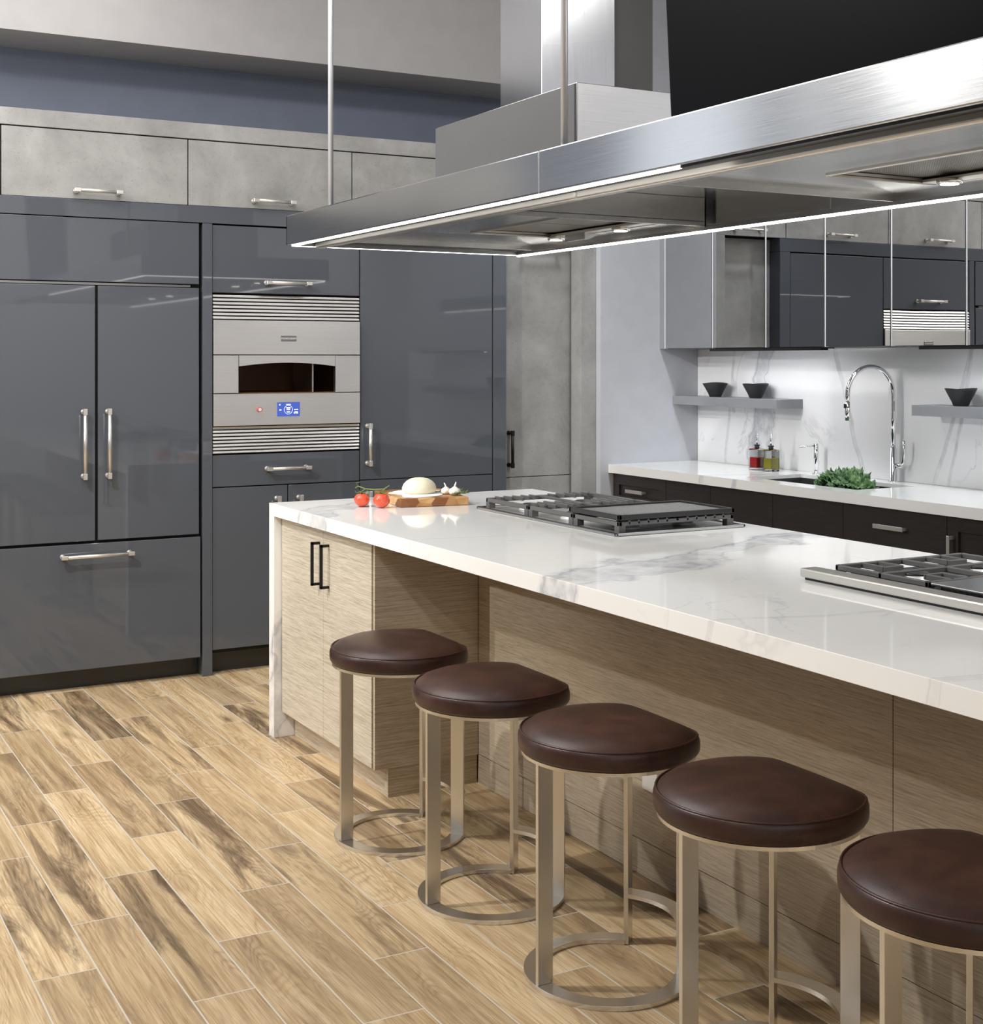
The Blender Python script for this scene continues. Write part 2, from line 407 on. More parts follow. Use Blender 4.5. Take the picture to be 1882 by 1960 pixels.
# ------------------------------------------------------------------ bar pulls
def pull(parent, p0, p1, nrm, name='handle', r=.0085, m=None):
    """bar pull: two end blocks, slim rod, round posts on the face; p0,p1 on the rod axis; nrm points off the face (44 mm)"""
    p0, p1, nrm = Vector(p0), Vector(p1), Vector(nrm); t = (p1-p0).normalized(); b = MB()
    for e, s in ((p0, 1), (p1, -1)):
        c = e+t*s*.012
        X = t; Z = nrm; Y = Z.cross(X); mt = Matrix((X, Y, Z)).transposed().to_4x4(); mt.translation = c
        b.box(-.014, .014, -.0085, .0085, -.009, .009, bev=.0015, seg=1, rot=mt)
        b.cyl(c-nrm*.004, c-nrm*.036, .0065, n=12); b.cyl(c-nrm*.033, c-nrm*.044, .011, .0125, n=16)
    b.cyl(p0+t*.024, p1-t*.024, r, n=16)
    return b.build(name, m or M['nickel'], parent)

# ------------------------------------------------------------------ refrigerator
fr = thing('refrigerator', 'built-in gloss gray french door refrigerator with bottom freezer drawer', 'refrigerator', (1.447, 6.6, 0))
B(.968, 1.926, 6.305, 6.90, .09, 2.121).build('carcass', M['gap'], fr)
B(.972, 1.919, YF, 6.30, 1.836, 2.121).build('top_panel', M['gray'], fr, bevel=.002)
B(.985, 1.88, 6.292, 6.304, 1.822, 1.832).build('vent_strip', M['steel_dark'], fr)
for (a, b_, hx) in ((.972, 1.440, 1.387), (1.453, 1.919, 1.4955)):
    d = B(a, b_, YF, 6.30, .669, 1.818).build('door', M['gray'], fr, bevel=.002)
    pull(d, (hx, YF-.044, 1.262), (hx, YF-.044, .949), (0, -1, 0))
d = B(.972, 1.926, YF, 6.30, .092, .656).build('freezer_drawer', M['gray'], fr, bevel=.002)
pull(d, (1.284, YF-.044, .604), (1.605, YF-.044, .605), (0, -1, 0))
B(.968, 1.934, 6.36, 6.40, 0, .09).build('toe_kick', M['gray_toe'], fr)
tag(B(1.936, 1.982, YF-.004, 6.90, 0, 2.123).build('end_panel', M['gray'], bevel=.0015, origin=(1.96, 6.6, 0)), 'slim gloss gray upright panel between refrigerator and oven cabinet', 'panel')
tag(B(.2, 3.571, YF-.003, 6.90, 2.125, 2.203).build('filler_rail', M['gray'], bevel=.0015, origin=(1.9, 6.6, 2.125)), 'long gloss gray rail under the concrete-look wall cabinets', 'rail')
tag(B(3.493, 3.571, YF-.003, 6.90, 0, 2.123).build('end_panel', M['gray'], bevel=.0015, origin=(3.53, 6.6, 0)), 'gloss gray upright panel between tall pantry and concrete-look cabinet', 'panel')
tag(B(.2, .966, YF, 6.90, 0, 2.123).build('end_panel', M['gray'], bevel=.0015, origin=(.6, 6.6, 0)), 'wide gloss gray panel left of the refrigerator', 'panel')

# concrete-look wall cabinets
xs = [.20, 1.0335, 1.8665, 2.694, 3.523, 4.108]
labs = ['concrete-look wall cabinet cut off by the left edge of the photo', 'leftmost fully visible concrete-look wall cabinet, above the refrigerator', 'concrete-look wall cabinet above the oven, behind the left hood rod',
        'concrete-look wall cabinet above the tall pantry, partly behind the gray hood duct', 'concrete-look wall cabinet hidden behind the hood duct, above the concrete-look tall cabinet']
for i in range(5):
    a, b_ = xs[i]+.003, xs[i+1]-.003
    t = thing('wall_cabinet', labs[i], 'cabinet', ((a+b_)/2, 6.6, 2.205), 'concrete-look wall cabinets')
    B(a, b_, 6.303, 6.90, 2.207, 2.512).build('carcass', M['gap'], t)
    d = B(a, b_, YF, 6.302, 2.205, 2.509).build('door', M['concrete'], t, bevel=.001)
    cx = (a+b_)/2-.003
    pull(d, (cx-.105, YF-.044, 2.24), (cx+.105, YF-.044, 2.24), (0, -1, 0))
tag(B(.2, 4.108, YF-.001, 6.90, 2.515, 2.59).build('cabinet_fascia', M['concrete'], bevel=.001, origin=(2.2, 6.6, 2.515)), 'long concrete-look fascia board above the wall cabinets', 'fascia')

# oven cabinet
oc = thing('oven_cabinet', 'gloss gray tall cabinet housing the steel wall oven', 'cabinet', (2.357, 6.6, 0))
B(1.984, 2.735, 6.303, 6.90, .10, 1.035).build('carcass', M['gap'], oc); B(1.984, 2.735, 6.303, 6.90, 1.796, 2.12).build('carcass', M['gap'], oc)
d = B(1.984, 2.733, YF, 6.302, 1.8, 2.117).build('upper_door', M['gray'], oc, bevel=.002)
pull(d, (2.236, YF-.044, 1.852), (2.464, YF-.044, 1.852), (0, -1, 0))
d = B(1.984, 2.733, YF, 6.302, .884, 1.033).build('drawer', M['gray'], oc, bevel=.002)
pull(d, (2.239, YF-.044, .962), (2.461, YF-.044, .962), (0, -1, 0))
for (a, b_, hx) in ((1.984, 2.356, 2.30), (2.361, 2.733, 2.412)):
    d = B(a, b_, YF, 6.302, .118, .879).build('lower_door', M['gray'], oc, bevel=.002)
    pull(d, (hx, YF-.044, .83), (hx, YF-.044, .62), (0, -1, 0))
B(1.984, 2.735, 6.36, 6.40, 0, .115).build('toe_kick', M['gray_toe'], oc)

# pizza oven
ov = thing('wall_oven', 'stainless steel built-in pizza oven with arched open mouth', 'oven', (2.357, 6.6, 1.037))
x0, x1 = 1.985, 2.732
def louvre(z0, z1, n, name):
    b = MB(); bk = MB().box(x0, x1, 6.312, 6.318, z0, z1).build('vent_back', M['black'], ov)
    h = (z1-z0)/n
    for i in range(n):
        z = z0+h*(i+.5)
        mt = Matrix.Translation((0, 6.285, z)) @ Matrix.Rotation(R(60), 4, 'X')
        b.box(x0, x1, -.0062, .0062, -.0016, .0016, bev=.0012, seg=1, rot=mt)
    return b.build(name, M['steel_oven'], ov)
louvre(1.674, 1.793, 7, 'upper_louvre'); louvre(1.039, 1.169, 8, 'lower_louvre')
B(x0, x1, 6.272, 6.30, 1.508, 1.671).build('fascia_panel', M['steel_oven'], ov, bevel=.002)
bd = B(2.318, 2.397, 6.2695, 6.273, 1.572, 1.599).build('badge', M['steel_dark'], ov, bevel=.001)
def text(body, size, loc, rot, m, parent, name='lettering', ext=.0006):
    cu = bpy.data.curves.new(name, 'FONT'); cu.body = body; cu.size = size; cu.align_x = 'CENTER'; cu.align_y = 'CENTER'; cu.extrude = ext
    o = bpy.data.objects.new(name, cu); COL.objects.link(o); cu.materials.append(m)
    bpy.context.view_layer.update()
    me = bpy.data.meshes.new_from_object(o.evaluated_get(bpy.context.evaluated_depsgraph_get())); bpy.data.objects.remove(o)
    o = bpy.data.objects.new(name, me); COL.objects.link(o)
    o.parent = parent; o.location = Vector(loc)-Vector(parent['_o']); o.rotation_euler = rot; return o
text('MONOGRAM', .0125, (2.3575, 6.269, 1.5855), (R(90), 0, 0), M['alu'], bd)
for (a, b_, nm) in ((x0, 2.107, 'side_panel'), (2.601, x1, 'side_panel')):
    B(a, b_, 6.272, 6.30, 1.325, 1.504).build(nm, M['steel_oven'], ov, bevel=.002)
# arched lintel
pts = [(2.109, 1.504), (2.599, 1.504), (2.599, 1.452)]
for i in range(21):
    u = i/20; x = 2.599-.49*u; s = abs(u-.5)*2
    z = 1.4695-.0175*(s**2.0) if s < .88 else 1.4695-.0175*(.88**2)-(s-.88)*.03
    pts.append((x, max(z, 1.452)))
mt = Matrix(((1, 0, 0, 0), (0, 0, 1, 0), (0, 1, 0, 0), (0, 0, 0, 1)))
MB().prism([(x, z) for x, z in pts], 6.272, 6.30, mt).build('arched_lintel', M['steel_oven'], ov)
ovi = simple('oven_interior', lin(128, 88, 54), .55)  # lighter brown stands in for the faint glow inside the oven
cav = MB()
cav.box(2.00, 2.70, 6.80, 6.83, 1.30, 1.52).box(2.00, 2.02, 6.31, 6.80, 1.30, 1.52).box(2.68, 2.70, 6.31, 6.80, 1.30, 1.52).box(2.0, 2.7, 6.301, 6.83, 1.31, 1.325).box(2.0, 2.7, 6.301, 6.83, 1.50, 1.52)
cav.build('oven_cavity', ovi, ov)
B(2.505, 2.512, 6.34, 6.60, 1.325, 1.50).build('inner_divider', M['steel_warm'], ov)
cp = B(x0, x1, 6.272, 6.30, 1.171, 1.322).build('control_panel', M['steel_oven'], ov, bevel=.002)
scm = simple('blue_touch_screen', (.01, .02, .12, 1), .3, emis=(.07, .13, .55, 1), es=.9)
icm = simple('screen_icons', (.8, .85, 1, 1), .3, emis=(.75, .83, 1, 1), es=1.2)
sc = B(2.299, 2.414, 6.268, 6.2725, 1.211, 1.279, bev=.001).build('touch_screen', scm, cp)
ic = MB()
ring = [(2.3545+.021*math.cos(2*PI*k/40), 6.2675, 1.243+.021*math.sin(2*PI*k/40)) for k in range(41)]
ic.tube(ring, .0008, 6, cap=False)
for (a, b_, z0, z1) in ((2.344, 2.365, 1.249, 1.255), (2.346, 2.363, 1.241, 1.246), (2.346, 2.363, 1.230, 1.235), (2.344, 2.366, 1.266, 1.270), (2.309, 2.319, 1.240, 1.245), (2.384, 2.404, 1.241, 1.245), (2.386, 2.402, 1.230, 1.234), (2.382, 2.390, 1.224, 1.229), (2.394, 2.403, 1.224, 1.230), (2.308, 2.314, 1.264, 1.270)):
    ic.box(a, b_, 6.267, 6.2685, z0, z1)
ic.build('screen_icons', icm, cp)
redm = simple('red_button', lin(206, 96, 90), .35)
MB().cyl((2.21, 6.262, 1.246), (2.21, 6.273, 1.246), .012, n=24).build('power_button', redm, cp)
MB().cyl((2.21, 6.2605, 1.246), (2.21, 6.263, 1.246), .0075, n=24).build('button_cap', M['alu'], cp)

# tall pantry
tp = thing('pantry_cabinet', 'gloss gray tall pantry cabinet right of the wall oven', 'cabinet', (3.115, 6.6, 0))
B(2.739, 3.489, 6.303, 6.90, .10, 2.12).build('carcass', M['gap'], tp)
d = B(2.739, 3.488, YF, 6.302, .887, 2.117).build('upper_door', M['gray'], tp, bevel=.002)
pull(d, (2.775, YF-.044, 1.166), (2.775, YF-.044, .957), (0, -1, 0))
d = B(2.739, 3.488, YF, 6.302, .118, .883).build('lower_door', M['gray'], tp, bevel=.002)
pull(d, (2.775, YF-.044, .83), (2.775, YF-.044, .62), (0, -1, 0))
B(2.739, 3.489, 6.36, 6.40, 0, .115).build('toe_kick', M['gray_toe'], tp)

# concrete-look tall cabinet (recessed) + filler
tc = thing('tall_cabinet', 'concrete-look tall cabinet beside the pale wall', 'cabinet', (3.84, 6.7, 0))
YC = 6.37
B(3.573, 4.106, YC+.02, 6.90, .10, 2.198).build('carcass', M['gap'], tc)
d = B(3.573, 4.104, YC, YC+.019, .857, 2.198).build('door', M['concrete'], tc, bevel=.001)
pull(d, (3.635, YC-.044, 1.105), (3.635, YC-.044, .91), (0, -1, 0), m=M['black_metal'])
B(3.573, 4.104, YC, YC+.019, .118, .853).build('drawer', M['concrete'], tc, bevel=.001)
B(3.573, 4.104, YC+.06, YC+.10, 0, .115).build('toe_kick', M['gray_toe'], tc)
B(4.013, 4.1085, 6.243, 6.345, 0, 2.20).build('filler_panel', M['concrete'], tc, bevel=.001)

# ------------------------------------------------------------------ island
ZT, ZB_ = .918, .869
iw = MB().box(1.866, 3.075, .75, 5.182, ZB_, ZT).box(1.866, 3.075, 5.128, 5.182, 0, ZB_)
tag(iw.build('island_worktop', M['island_marble'], origin=(2.47, 3.0, 0), bevel=.0012), 'white veined stone island top with waterfall end', 'worktop')
ic_ = thing('island_cabinet', 'light oak two-door cabinet at the far end of the island', 'cabinet', (2.1, 4.68, 0))
B(1.918, 2.292, 4.247, 5.126, .10, .868).build('carcass', M['veneer'], ic_)
B(1.898, 2.2945, 4.235, 4.2465, .101, .867).build('side_panel', M['veneer_shade'], ic_, bevel=.0008)
for (a, b_, hy) in ((4.6945, 5.122, 4.728), (4.262, 4.6925, 4.640)):
    d = B(1.898, 1.9165, a, b_, .101, .866).build('door', M['veneer'], ic_, bevel=.0008)
    hb = MB(); hx = 1.868
    hb.box(hx-.005, hx+.005, hy-.005, hy+.005, .655, .815, bev=.001, seg=1)
    for z in (.66, .81): hb.box(hx-.005, 1.898, hy-.005, hy+.005, z-.005, z+.005, bev=.001, seg=1)
    hb.build('handle', M['black_metal'], d)
B(1.951, 1.97, 4.2625, 5.12, 0, .0995).box(1.951, 2.2945, 4.244, 4.262, 0, .0995).build('toe_kick', M['veneer_shade'], ic_, bevel=.0008)
ip = thing('kitchen_island', 'oak veneer base with knee panels along the seating side of the island', 'island base', (2.31, 2.8, 0))
for (a, b_) in ((2.2735, 4.234), (.80, 2.2705)):
    B(2.295, 2.315, a, b_, .103, .868).build('veneer_sheet', M['veneer_shade'], ip, bevel=.001)
B(2.297, 2.315, .80, 4.243, 0, .10).build('base_strip', M['veneer_shade'], ip, bevel=.001)
B(2.316, 3.03, .80, 5.125, 0, .868).build('core', M['espresso'], ip)
ol = B(2.287, 2.2945, 3.164, 3.236, .255, .372, bev=.002).build('wall_outlet', M['white'], origin=(2.29, 3.2, .31))
tag(ol, 'white outlet cover low on the island panel behind the stools', 'outlet')

# ------------------------------------------------------------------ stools
def seat_outline(Rr, ch, cr, n=72):
    """circle of radius Rr cut by a chord at x=ch, corners rounded; list of (x,y) from chord mid counter-clockwise"""
    pts = []
    for i in range(n):
        a = 2*PI*i/n
        # soft-min of the disc radius and the chord distance
        c = math.cos(a); d = ch/c if c > .05 else 9
        k = 22.0/Rr
        r = -math.log(math.exp(-k*Rr)+math.exp(-k*min(d, 9)))/k
        pts.append((r*math.cos(a), r*math.sin(a)))
    return pts
def make_stool():
    t = thing('bar_stool', 'x', 'stool', (0, 0, 0), 'leather bar stools along the island')
    O = seat_outline(.222, .172, .03)
    prof = [(.93, .557), (.972, .558), (.995, .566), (1.0, .578), (.998, .590), (.985, .599), (.972, .6025), (.957, .6020), (.945, .604), (.90, .6115), (.80, .6195), (.62, .626), (.42, .6300), (.2, .6320)]
    lp = [[(x*s+.004, y*s, z-.012) for x, y in O] for s, z in prof]
    MB().loft(lp).build('seat_cushion', M['leather'], t)
    pp = [(x*.972+.004, y*.972, .5905) for x, y in O]; pp.append(pp[0]); pp.append(pp[1])
    MB().tube(pp, .0026, 8, cap=False).build('piping', M['piping'], t)
    P = seat_outline(.213, .167, .03)
    MB().loft([[(x+.003, y, .536) for x, y in P], [(x+.003, y, .544) for x, y in P]], smooth=False).build('seat_plate', M['stool_metal'], t)
    MB().arcbar((0, 0), .161, .204, R(41), R(319), 0, .012, 96).build('base_ring', M['stool_metal'], t, bevel=.0008)
    for ang, r0, r1 in ((180, .159, .200), (40, .166, .206), (-40, .166, .206)):
        mt = Matrix.Rotation(R(ang), 4, 'Z')
        MB().box(r0, r1, -.006, .006, .012 if ang == 180 else 0, .536, bev=.0008, seg=1, rot=mt).build('leg', M['stool_metal'], t)
    MB().arcbar((0, 0), .166, .206, R(-38.5), R(38.5), .118, .130, 40).build('footrest', M['stool_metal'], t, bevel=.0008)
    return t
st = [(1.834, 3.903), (1.846, 3.333), (1.8615, 2.777), (1.872, 2.232), (1.882, 1.690)]
sl = ['brown leather bar stool farthest away, in front of the island cabinet', 'second brown leather bar stool from the far end of the island',
      'middle brown leather bar stool of the row of five', 'brown leather bar stool second nearest, in front of the panel seam', 'nearest brown leather bar stool, cut off by the right photo edge']
s0 = make_stool()
for i, (x, y) in enumerate(st):
    o = s0 if i == 0 else copy_tree(s0)
    o.location = (x, y, 0); o['label'] = sl[i]
for o in bpy.data.objects:
    if '_o' in o and o.name.startswith('bar_stool'): pass

# ------------------------------------------------------------------ cooktop (far)
ct = thing('gas_cooktop', 'far gas cooktop with black grates set into the island top', 'cooktop', (2.74, 4.115, ZT))
cb = B(2.48, 3.0, 3.65, 4.58, ZT+.0005, ZT+.005, bev=.002)
cb.build('steel_pan', M['pan'], ct)
tr = MB()
for a in ((2.476, 2.488, 3.646, 4.584), (2.992, 3.004, 3.646, 4.584), (2.476, 3.004, 3.646, 3.658), (2.476, 3.004, 4.572, 4.584)): tr.box(*a, ZT+.0005, ZT+.011, bev=.003)
tr.build('rim', M['steel'], ct)
brass = simple('burner_brass', lin(150, 112, 70), .35, .8)
def burner(x, y, r, par, z):
    b = MB().lathe([(r*1.35, 0), (r*1.35, .004), (r, .008), (r, .014), (r*.9, .0165), (0, .017)], (x, y, z), 28).build('burner', M['alu'], par)
    MB().lathe([(r*.93, .0145), (r*.93, .021), (r*.8, .024), (0, .0245)], (x, y, z), 28).build('burner_cap', M['iron_dark'], b)
    return b
for (x, y, r) in ((2.62, 4.43, .030), (2.86, 4.43, .036), (2.62, 4.10, .045), (2.86, 4.10, .030), (2.62, 3.80, .036), (2.86, 3.80, .030)): burner(x, y, r, ct, ZT+.005)
def grate(y0, y1, x0, x1, par, zt=ZT+.043, h=.0155, w=.013):
    g = MB(); zb = zt-h
    g.box(x0, x1, y0, y0+w, zb, zt, bev=.002, seg=1); g.box(x0, x1, y1-w, y1, zb, zt, bev=.002, seg=1)
    g.box(x0, x0+w, y0, y1, zb, zt, bev=.002, seg=1); g.box(x1-w, x1, y0, y1, zb, zt, bev=.002, seg=1)
    xm = (x0+x1)/2; ym = (y0+y1)/2
    g.box(xm-w/2, xm+w/2, y0, y1, zb+.006, zt, bev=.002, seg=1)
    for xc in ((x0+xm)/2, (xm+x1)/2):          # fingers pointing at each burner
        for k in (-.075, -.038, 0, .038, .075):
            lng = .045 if abs(k) > .05 else (.062 if abs(k) > .02 else .08)
            for (ya, yb) in ((y0, y0+lng), (y1-lng, y1)):
                g.box(xc+k-.0045, xc+k+.0045, ya, yb, zt-.010, zt+.004, bev=.0015, seg=1)
    for x in (x0, x1-.026):
        for y in (y0, y1-.026): g.box(x, x+.026, y, y+.026, ZT+.005, zt-h+.002)
    return g.build('grate', M['iron'], par)
for (a, b_) in ((4.250, 4.562), (3.950, 4.246), (3.672, 3.946)): grate(a, b_, 2.505, 2.972, ct)
gd = thing('griddle', 'black cast griddle plate lying on the nearest section of the far cooktop', 'griddle', (2.73, 3.82, ZT+.046))
gz = ZT+.0465
MB().box(2.508, 2.962, 3.672, 3.958, gz, gz+.010, bev=.003).build('plate', M['iron_dark'], gd)
rim = MB()
for a in ((2.500, 2.512, 3.664, 3.966), (2.958, 2.970, 3.664, 3.966), (2.500, 2.970, 3.664, 3.676), (2.500, 2.970, 3.954, 3.966)): rim.box(*a, gz+.003, gz+.019, bev=.002)
rim.build('rim', M['iron_dark'], gd)
MB().box(2.513, 2.957, 3.677, 3.953, gz+.0098, gz+.0125, bev=.001).build('cooking_surface', M['speckle'], gd)

# ------------------------------------------------------------------ rangetop (near)
rt = thing('rangetop', 'near stainless rangetop with raised front trim on the island', 'rangetop', (2.7, 2.0, ZT))
B(2.424, 2.462, 1.2, 2.706, ZT+.0005, ZT+.007).build('trim_foot', M['black'], rt)
B(2.412, 2.468, 1.2, 2.712, ZT+.007, ZT+.030, bev=.004).build('front_trim', M['steel_warm'], rt)
vs = MB().box(2.468, 2.505, 1.2, 2.69, ZT+.0005, ZT+.012)
for i in range(70): vs.box(2.470, 2.503, 2.68-i*.019-.009, 2.68-i*.019, ZT+.012, ZT+.020)
vs.build('vent_grille', M['iron_dark'], rt)
B(2.505, 3.0, 1.2, 2.70, ZT+.0005, ZT+.006).build('burner_pan', M['iron_dark'], rt)
def grate2(y0, y1, x0, x1, par):
    g = MB(); zt = ZT+.034; w = .012; zb = zt-.014
    for a in ((x0, x1, y0, y0+w), (x0, x1, y1-w, y1), (x0, x0+w, y0, y1), (x1-w, x1, y0, y1)): g.box(*a, zb, zt, bev=.002, seg=1)
    ym = (y0+y1)/2; xm = (x0+x1)/2
    g.box(x0, x1, ym-w/2, ym+w/2, zb, zt, bev=.002, seg=1)
    g.box(xm-w/2, xm+w/2, y0, y1, zb, zt, bev=.002, seg=1)
    for xc in ((x0+xm)/2, (xm+x1)/2):
        for s, (ya, yb) in ((1, (y0, y0+.09)), (-1, (y1-.09, y1))):
            for k in (-.028, .028): g.box(xc+k-.005, xc+k+.005, ya, yb, zb, zt, bev=.0015, seg=1)
            g.box(xc-.033, xc+.033, (yb-.005 if s > 0 else ya-.005), (yb+.005 if s > 0 else ya+.005), zb, zt, bev=.0015, seg=1)
    for x in (x0, x1-.02):
        for y in (y0, y1-.02): g.box(x, x+.02, y, y+.02, ZT+.006, zb)
    return g.build('grate', M['iron'], par)
grate2(2.372, 2.690, 2.512, 2.975, rt); grate2(1.75, 2.368, 2.80, 2.975, rt)
burner(2.63, 2.53, .04, rt, ZT+.006); burner(2.86, 2.53, .035, rt, ZT+.006)
B(2.512, 2.792, 1.60, 2.366, ZT+.026, ZT+.033, bev=.002).box(2.53, 2.78, 1.61, 2.35, ZT+.006, ZT+.026).build('griddle_cover', M['steel'], rt)

# ------------------------------------------------------------------ cutting board and food
bm_ = mk_veneer('acacia_board', (150, 96, 52), (226, 186, 128), .4)
def mk_board():
    m, nt, b = mat('acacia_end_grain'); v = pos(nt, (1, 1, 1))
    vo = N(nt, 'ShaderNodeTexVoronoi', feature='F1'); vo.inputs['Scale'].default_value = 13; L(nt, v, vo.inputs['Vector'])
    w = N(nt, 'ShaderNodeTexWave', wave_type='RINGS'); w.inputs['Scale'].default_value = 26; w.inputs['Distortion'].default_value = 5; L(nt, v, w.inputs[0])
    c = ramp(nt, N_sep(nt, vo.outputs['Color']), [(.2, lin(134, 82, 44)), (.45, lin(196, 146, 92)), (.7, lin(224, 186, 132)), (.9, lin(170, 116, 66))])
    c = mix(nt, math_(nt, 'MULTIPLY', w.outputs[1], .3), c, lin(120, 74, 40))
    L(nt, c, b.inputs['Base Color']); b.inputs['Roughness'].default_value = .42; return m
def N_sep(nt, c):
    s = N(nt, 'ShaderNodeSeparateColor'); L(nt, c, s.inputs[0]); return s.outputs[0]
M['board'] = mk_board()
ba = math.atan2(-.045, .275)
bo = Matrix.Translation((2.239, 4.762, ZT)) @ Matrix.Rotation(ba, 4, 'Z')
def bpnt(x, y, z=0): return tuple(bo @ Vector((x, y, z)))
cbd = MB().box(0, .28, 0, .385, .0, .033, bev=.006, rot=bo)
tag(cbd.build('cutting_board', M['board'], origin=bpnt(.14, .19)), 'end-grain wooden cutting board dusted with flour on the island', 'cutting board')
BZ = .0335
flm = simple('flour', lin(250, 249, 245), .95)
fl = MB(); n = 40; loops = []
for s, z in ((1, 0), (.96, .002), (.7, .0032), (.3, .0036)):
    loops.append([bpnt(.125+s*(.105+.018*math.sin(3*a+1)+.012*math.sin(7*a))*math.cos(a), .185+s*(.155+.02*math.sin(2*a)+.012*math.sin(5*a))*math.sin(a), BZ+z) for a in [2*PI*k/n for k in range(n)]])
tag(fl.loft(loops).build('flour_dusting', flm, origin=bpnt(.125, .185, BZ)), 'white dusting of flour spread on the cutting board', 'flour', kind='stuff')
dm = simple('bread_dough', lin(240, 232, 206), .65)
db = MB(); c = bpnt(.13, .175, BZ+.003)
db.lathe([(.0, .062), (.018, .0612), (.036, .057), (.052, .048), (.063, .036), (.0685, .022), (.068, .010), (.062, .002), (.055, 0)][::-1], c, 40, wob=lambda a, z: 1+.025*math.sin(2*a+.6)+.012*math.sin(5*a+z*60))
tag(db.build('dough_ball', dm, origin=c), 'smooth pale ball of bread dough on the cutting board', 'dough')
gm = simple('garlic_skin', lin(244, 238, 226), .5)
def garlic(x, y, s, label, tilt):
    c = bpnt(x, y, BZ+.0015); t = thing('garlic_bulb', label, 'garlic', c, 'garlic on the cutting board')
    MB().lathe([(.010*s, 0), (.018*s, .003*s), (.0215*s, .012*s), (.018*s, .021*s), (.009*s, .027*s), (.0045*s, .031*s)], c, 30, wob=lambda a, z: 1+.09*abs(math.sin(3.5*a))).build('cloves', gm, t)
    MB().tube([(c[0], c[1], c[2]+.028*s), (c[0]+.003*tilt, c[1], c[2]+.038*s), (c[0]+.007*tilt, c[1]+.002, c[2]+.047*s)], [.0046*s, .003*s, .0022*s], 10).build('stem', gm, t)
garlic(.225, .125, .92, 'shorter garlic bulb next to the dough ball', -1); garlic(.245, .075, 1.05, 'garlic bulb with the taller stem, beside the rosemary', 1)
rm = simple('rosemary_green', lin(104, 122, 66), .6); rs = simple('rosemary_stem', lin(126, 112, 78), .7)
def rosemary(x, y, ang, ln, label, lift):
    c = bpnt(x, y, BZ+.001); t = thing('rosemary_sprig', label, 'rosemary', c, 'rosemary sprigs on the cutting board')
    d = Vector((math.cos(ang), math.sin(ang), 0)); pts = [Vector(c)+d*ln*u+Vector((0, 0, .004+lift*u*u)) for u in [i/8 for i in range(9)]]
    MB().tube(pts, .0012, 6).build('stem', rs, t)
    lb = MB(); rr = random.Random(int(ang*100))
    for i in range(70):
        u = .15+.85*rr.random(); p = Vector(c)+d*ln*u+Vector((0, 0, .004+lift*u*u)); a = rr.random()*2*PI
        q = (d*.6+Vector((-d.y, d.x, 0))*math.cos(a)*.8+Vector((0, 0, 1))*max(-.2, math.sin(a))*.8).normalized()*(.010+.006*rr.random())
        lb.tube([p, p+q*.6, p+q], [.0009, .0011, .0003], 5)
    lb.build('needles', rm, t)
rosemary(.215, .055, R(-12), .075, 'bushy rosemary sprig at the near corner of the cutting board', .008)
rosemary(.20, .19, R(-38), .11, 'rosemary sprig lying behind the garlic bulbs', .010)
rosemary(.235, .20, R(-62), .09, 'thin rosemary sprig at the far edge of the cutting board', .004)
tm = simple('tomato_skin', lin(218, 84, 56), .22, coat=.3); vm = simple('tomato_vine', lin(104, 122, 62), .6)
def tomato(x, y, r, label):
    c = (x, y, ZT+.0005); t = thing('tomato', label, 'tomato', c, 'tomatoes beside the cutting board')
    pr = []
    for i in range(15):
        a = -PI/2+PI*i/14; rr = math.cos(a)*r; z = math.sin(a)*r*.88
        if i > 11: z -= (i-11)*.0012
        pr.append((max(rr, .0004), r*.88+z))
    MB().lathe(pr, c, 32, wob=lambda a, z: 1+.018*math.cos(5*a)).build('fruit', tm, t)
    k = MB(); zt = c[2]+r*1.72
    for i in range(5):
        a = 2*PI*i/5+x*9; e = [Vector((x, y, zt)), Vector((x+.012*math.cos(a), y+.012*math.sin(a), zt+.003)), Vector((x+.022*math.cos(a), y+.022*math.sin(a), zt+.001)), Vector((x+.027*math.cos(a), y+.027*math.sin(a), zt+.010))]
        k.tube(e, [.0022, .002, .0014, .0005], 6)
    k.build('calyx', vm, t)
    MB().tube([(x, y, zt), (x+.003, y-.002, zt+.010), (x+.010, y-.009, zt+.014)], .0022, 7).build('stalk', vm, t)
    return t
tomato(2.128, 4.868, .0305, 'red tomato on the left, farther from the cutting board front')
tomato(2.178, 4.795, .0325, 'red tomato on the right, touching the cutting board corner')
tv = MB().tube([(2.112, 4.895, ZT+.070), (2.122, 4.892, ZT+.078), (2.138, 4.859, ZT+.069), (2.160, 4.825, ZT+.068), (2.186, 4.788, ZT+.072), (2.20, 4.773, ZT+.086)], .0024, 8)
tv.tube([(2.122, 4.892, ZT+.078), (2.114, 4.894, ZT+.090), (2.126, 4.884, ZT+.094)], .0014, 6)
tag(tv.build('tomato_vine', vm, origin=(2.15, 4.84, ZT+.068)), 'green vine stem joining the two tomatoes', 'vine')

# ------------------------------------------------------------------ range hood
HB, HT = 1.940, 2.058
hd = thing('range_hood', 'long stainless island range hood with glowing edge strips', 'hood', (2.48, 3.1, HB))
for (a, b_) in ((3.2345, 5.19), (.75, 3.2340)):
    s = MB()
    s.box(1.94, 1.956, a, b_, HB, HT, bev=.004); s.box(3.004, 3.02, a, b_, HB, HT, bev=.004)
    if b_ > 5: s.box(1.94, 3.02, 5.176, 5.19, HB, HT, bev=.004)
    s.box(1.945, 3.015, a, b_-.005, HT-.008, HT)
    s.build('canopy', M['steel'], hd)
ledp = [(1.9575, 1.967, 2.62, 5.165), (2.988, 3.003, .8, 5.165), (1.9575, 3.003, 5.165, 5.175)]
for a in ledp: B(a[0], a[1], a[2], a[3], HB-(.010 if a[0] > 2.5 else .0045), HB+.003).build('led_strip', M['led'], hd)
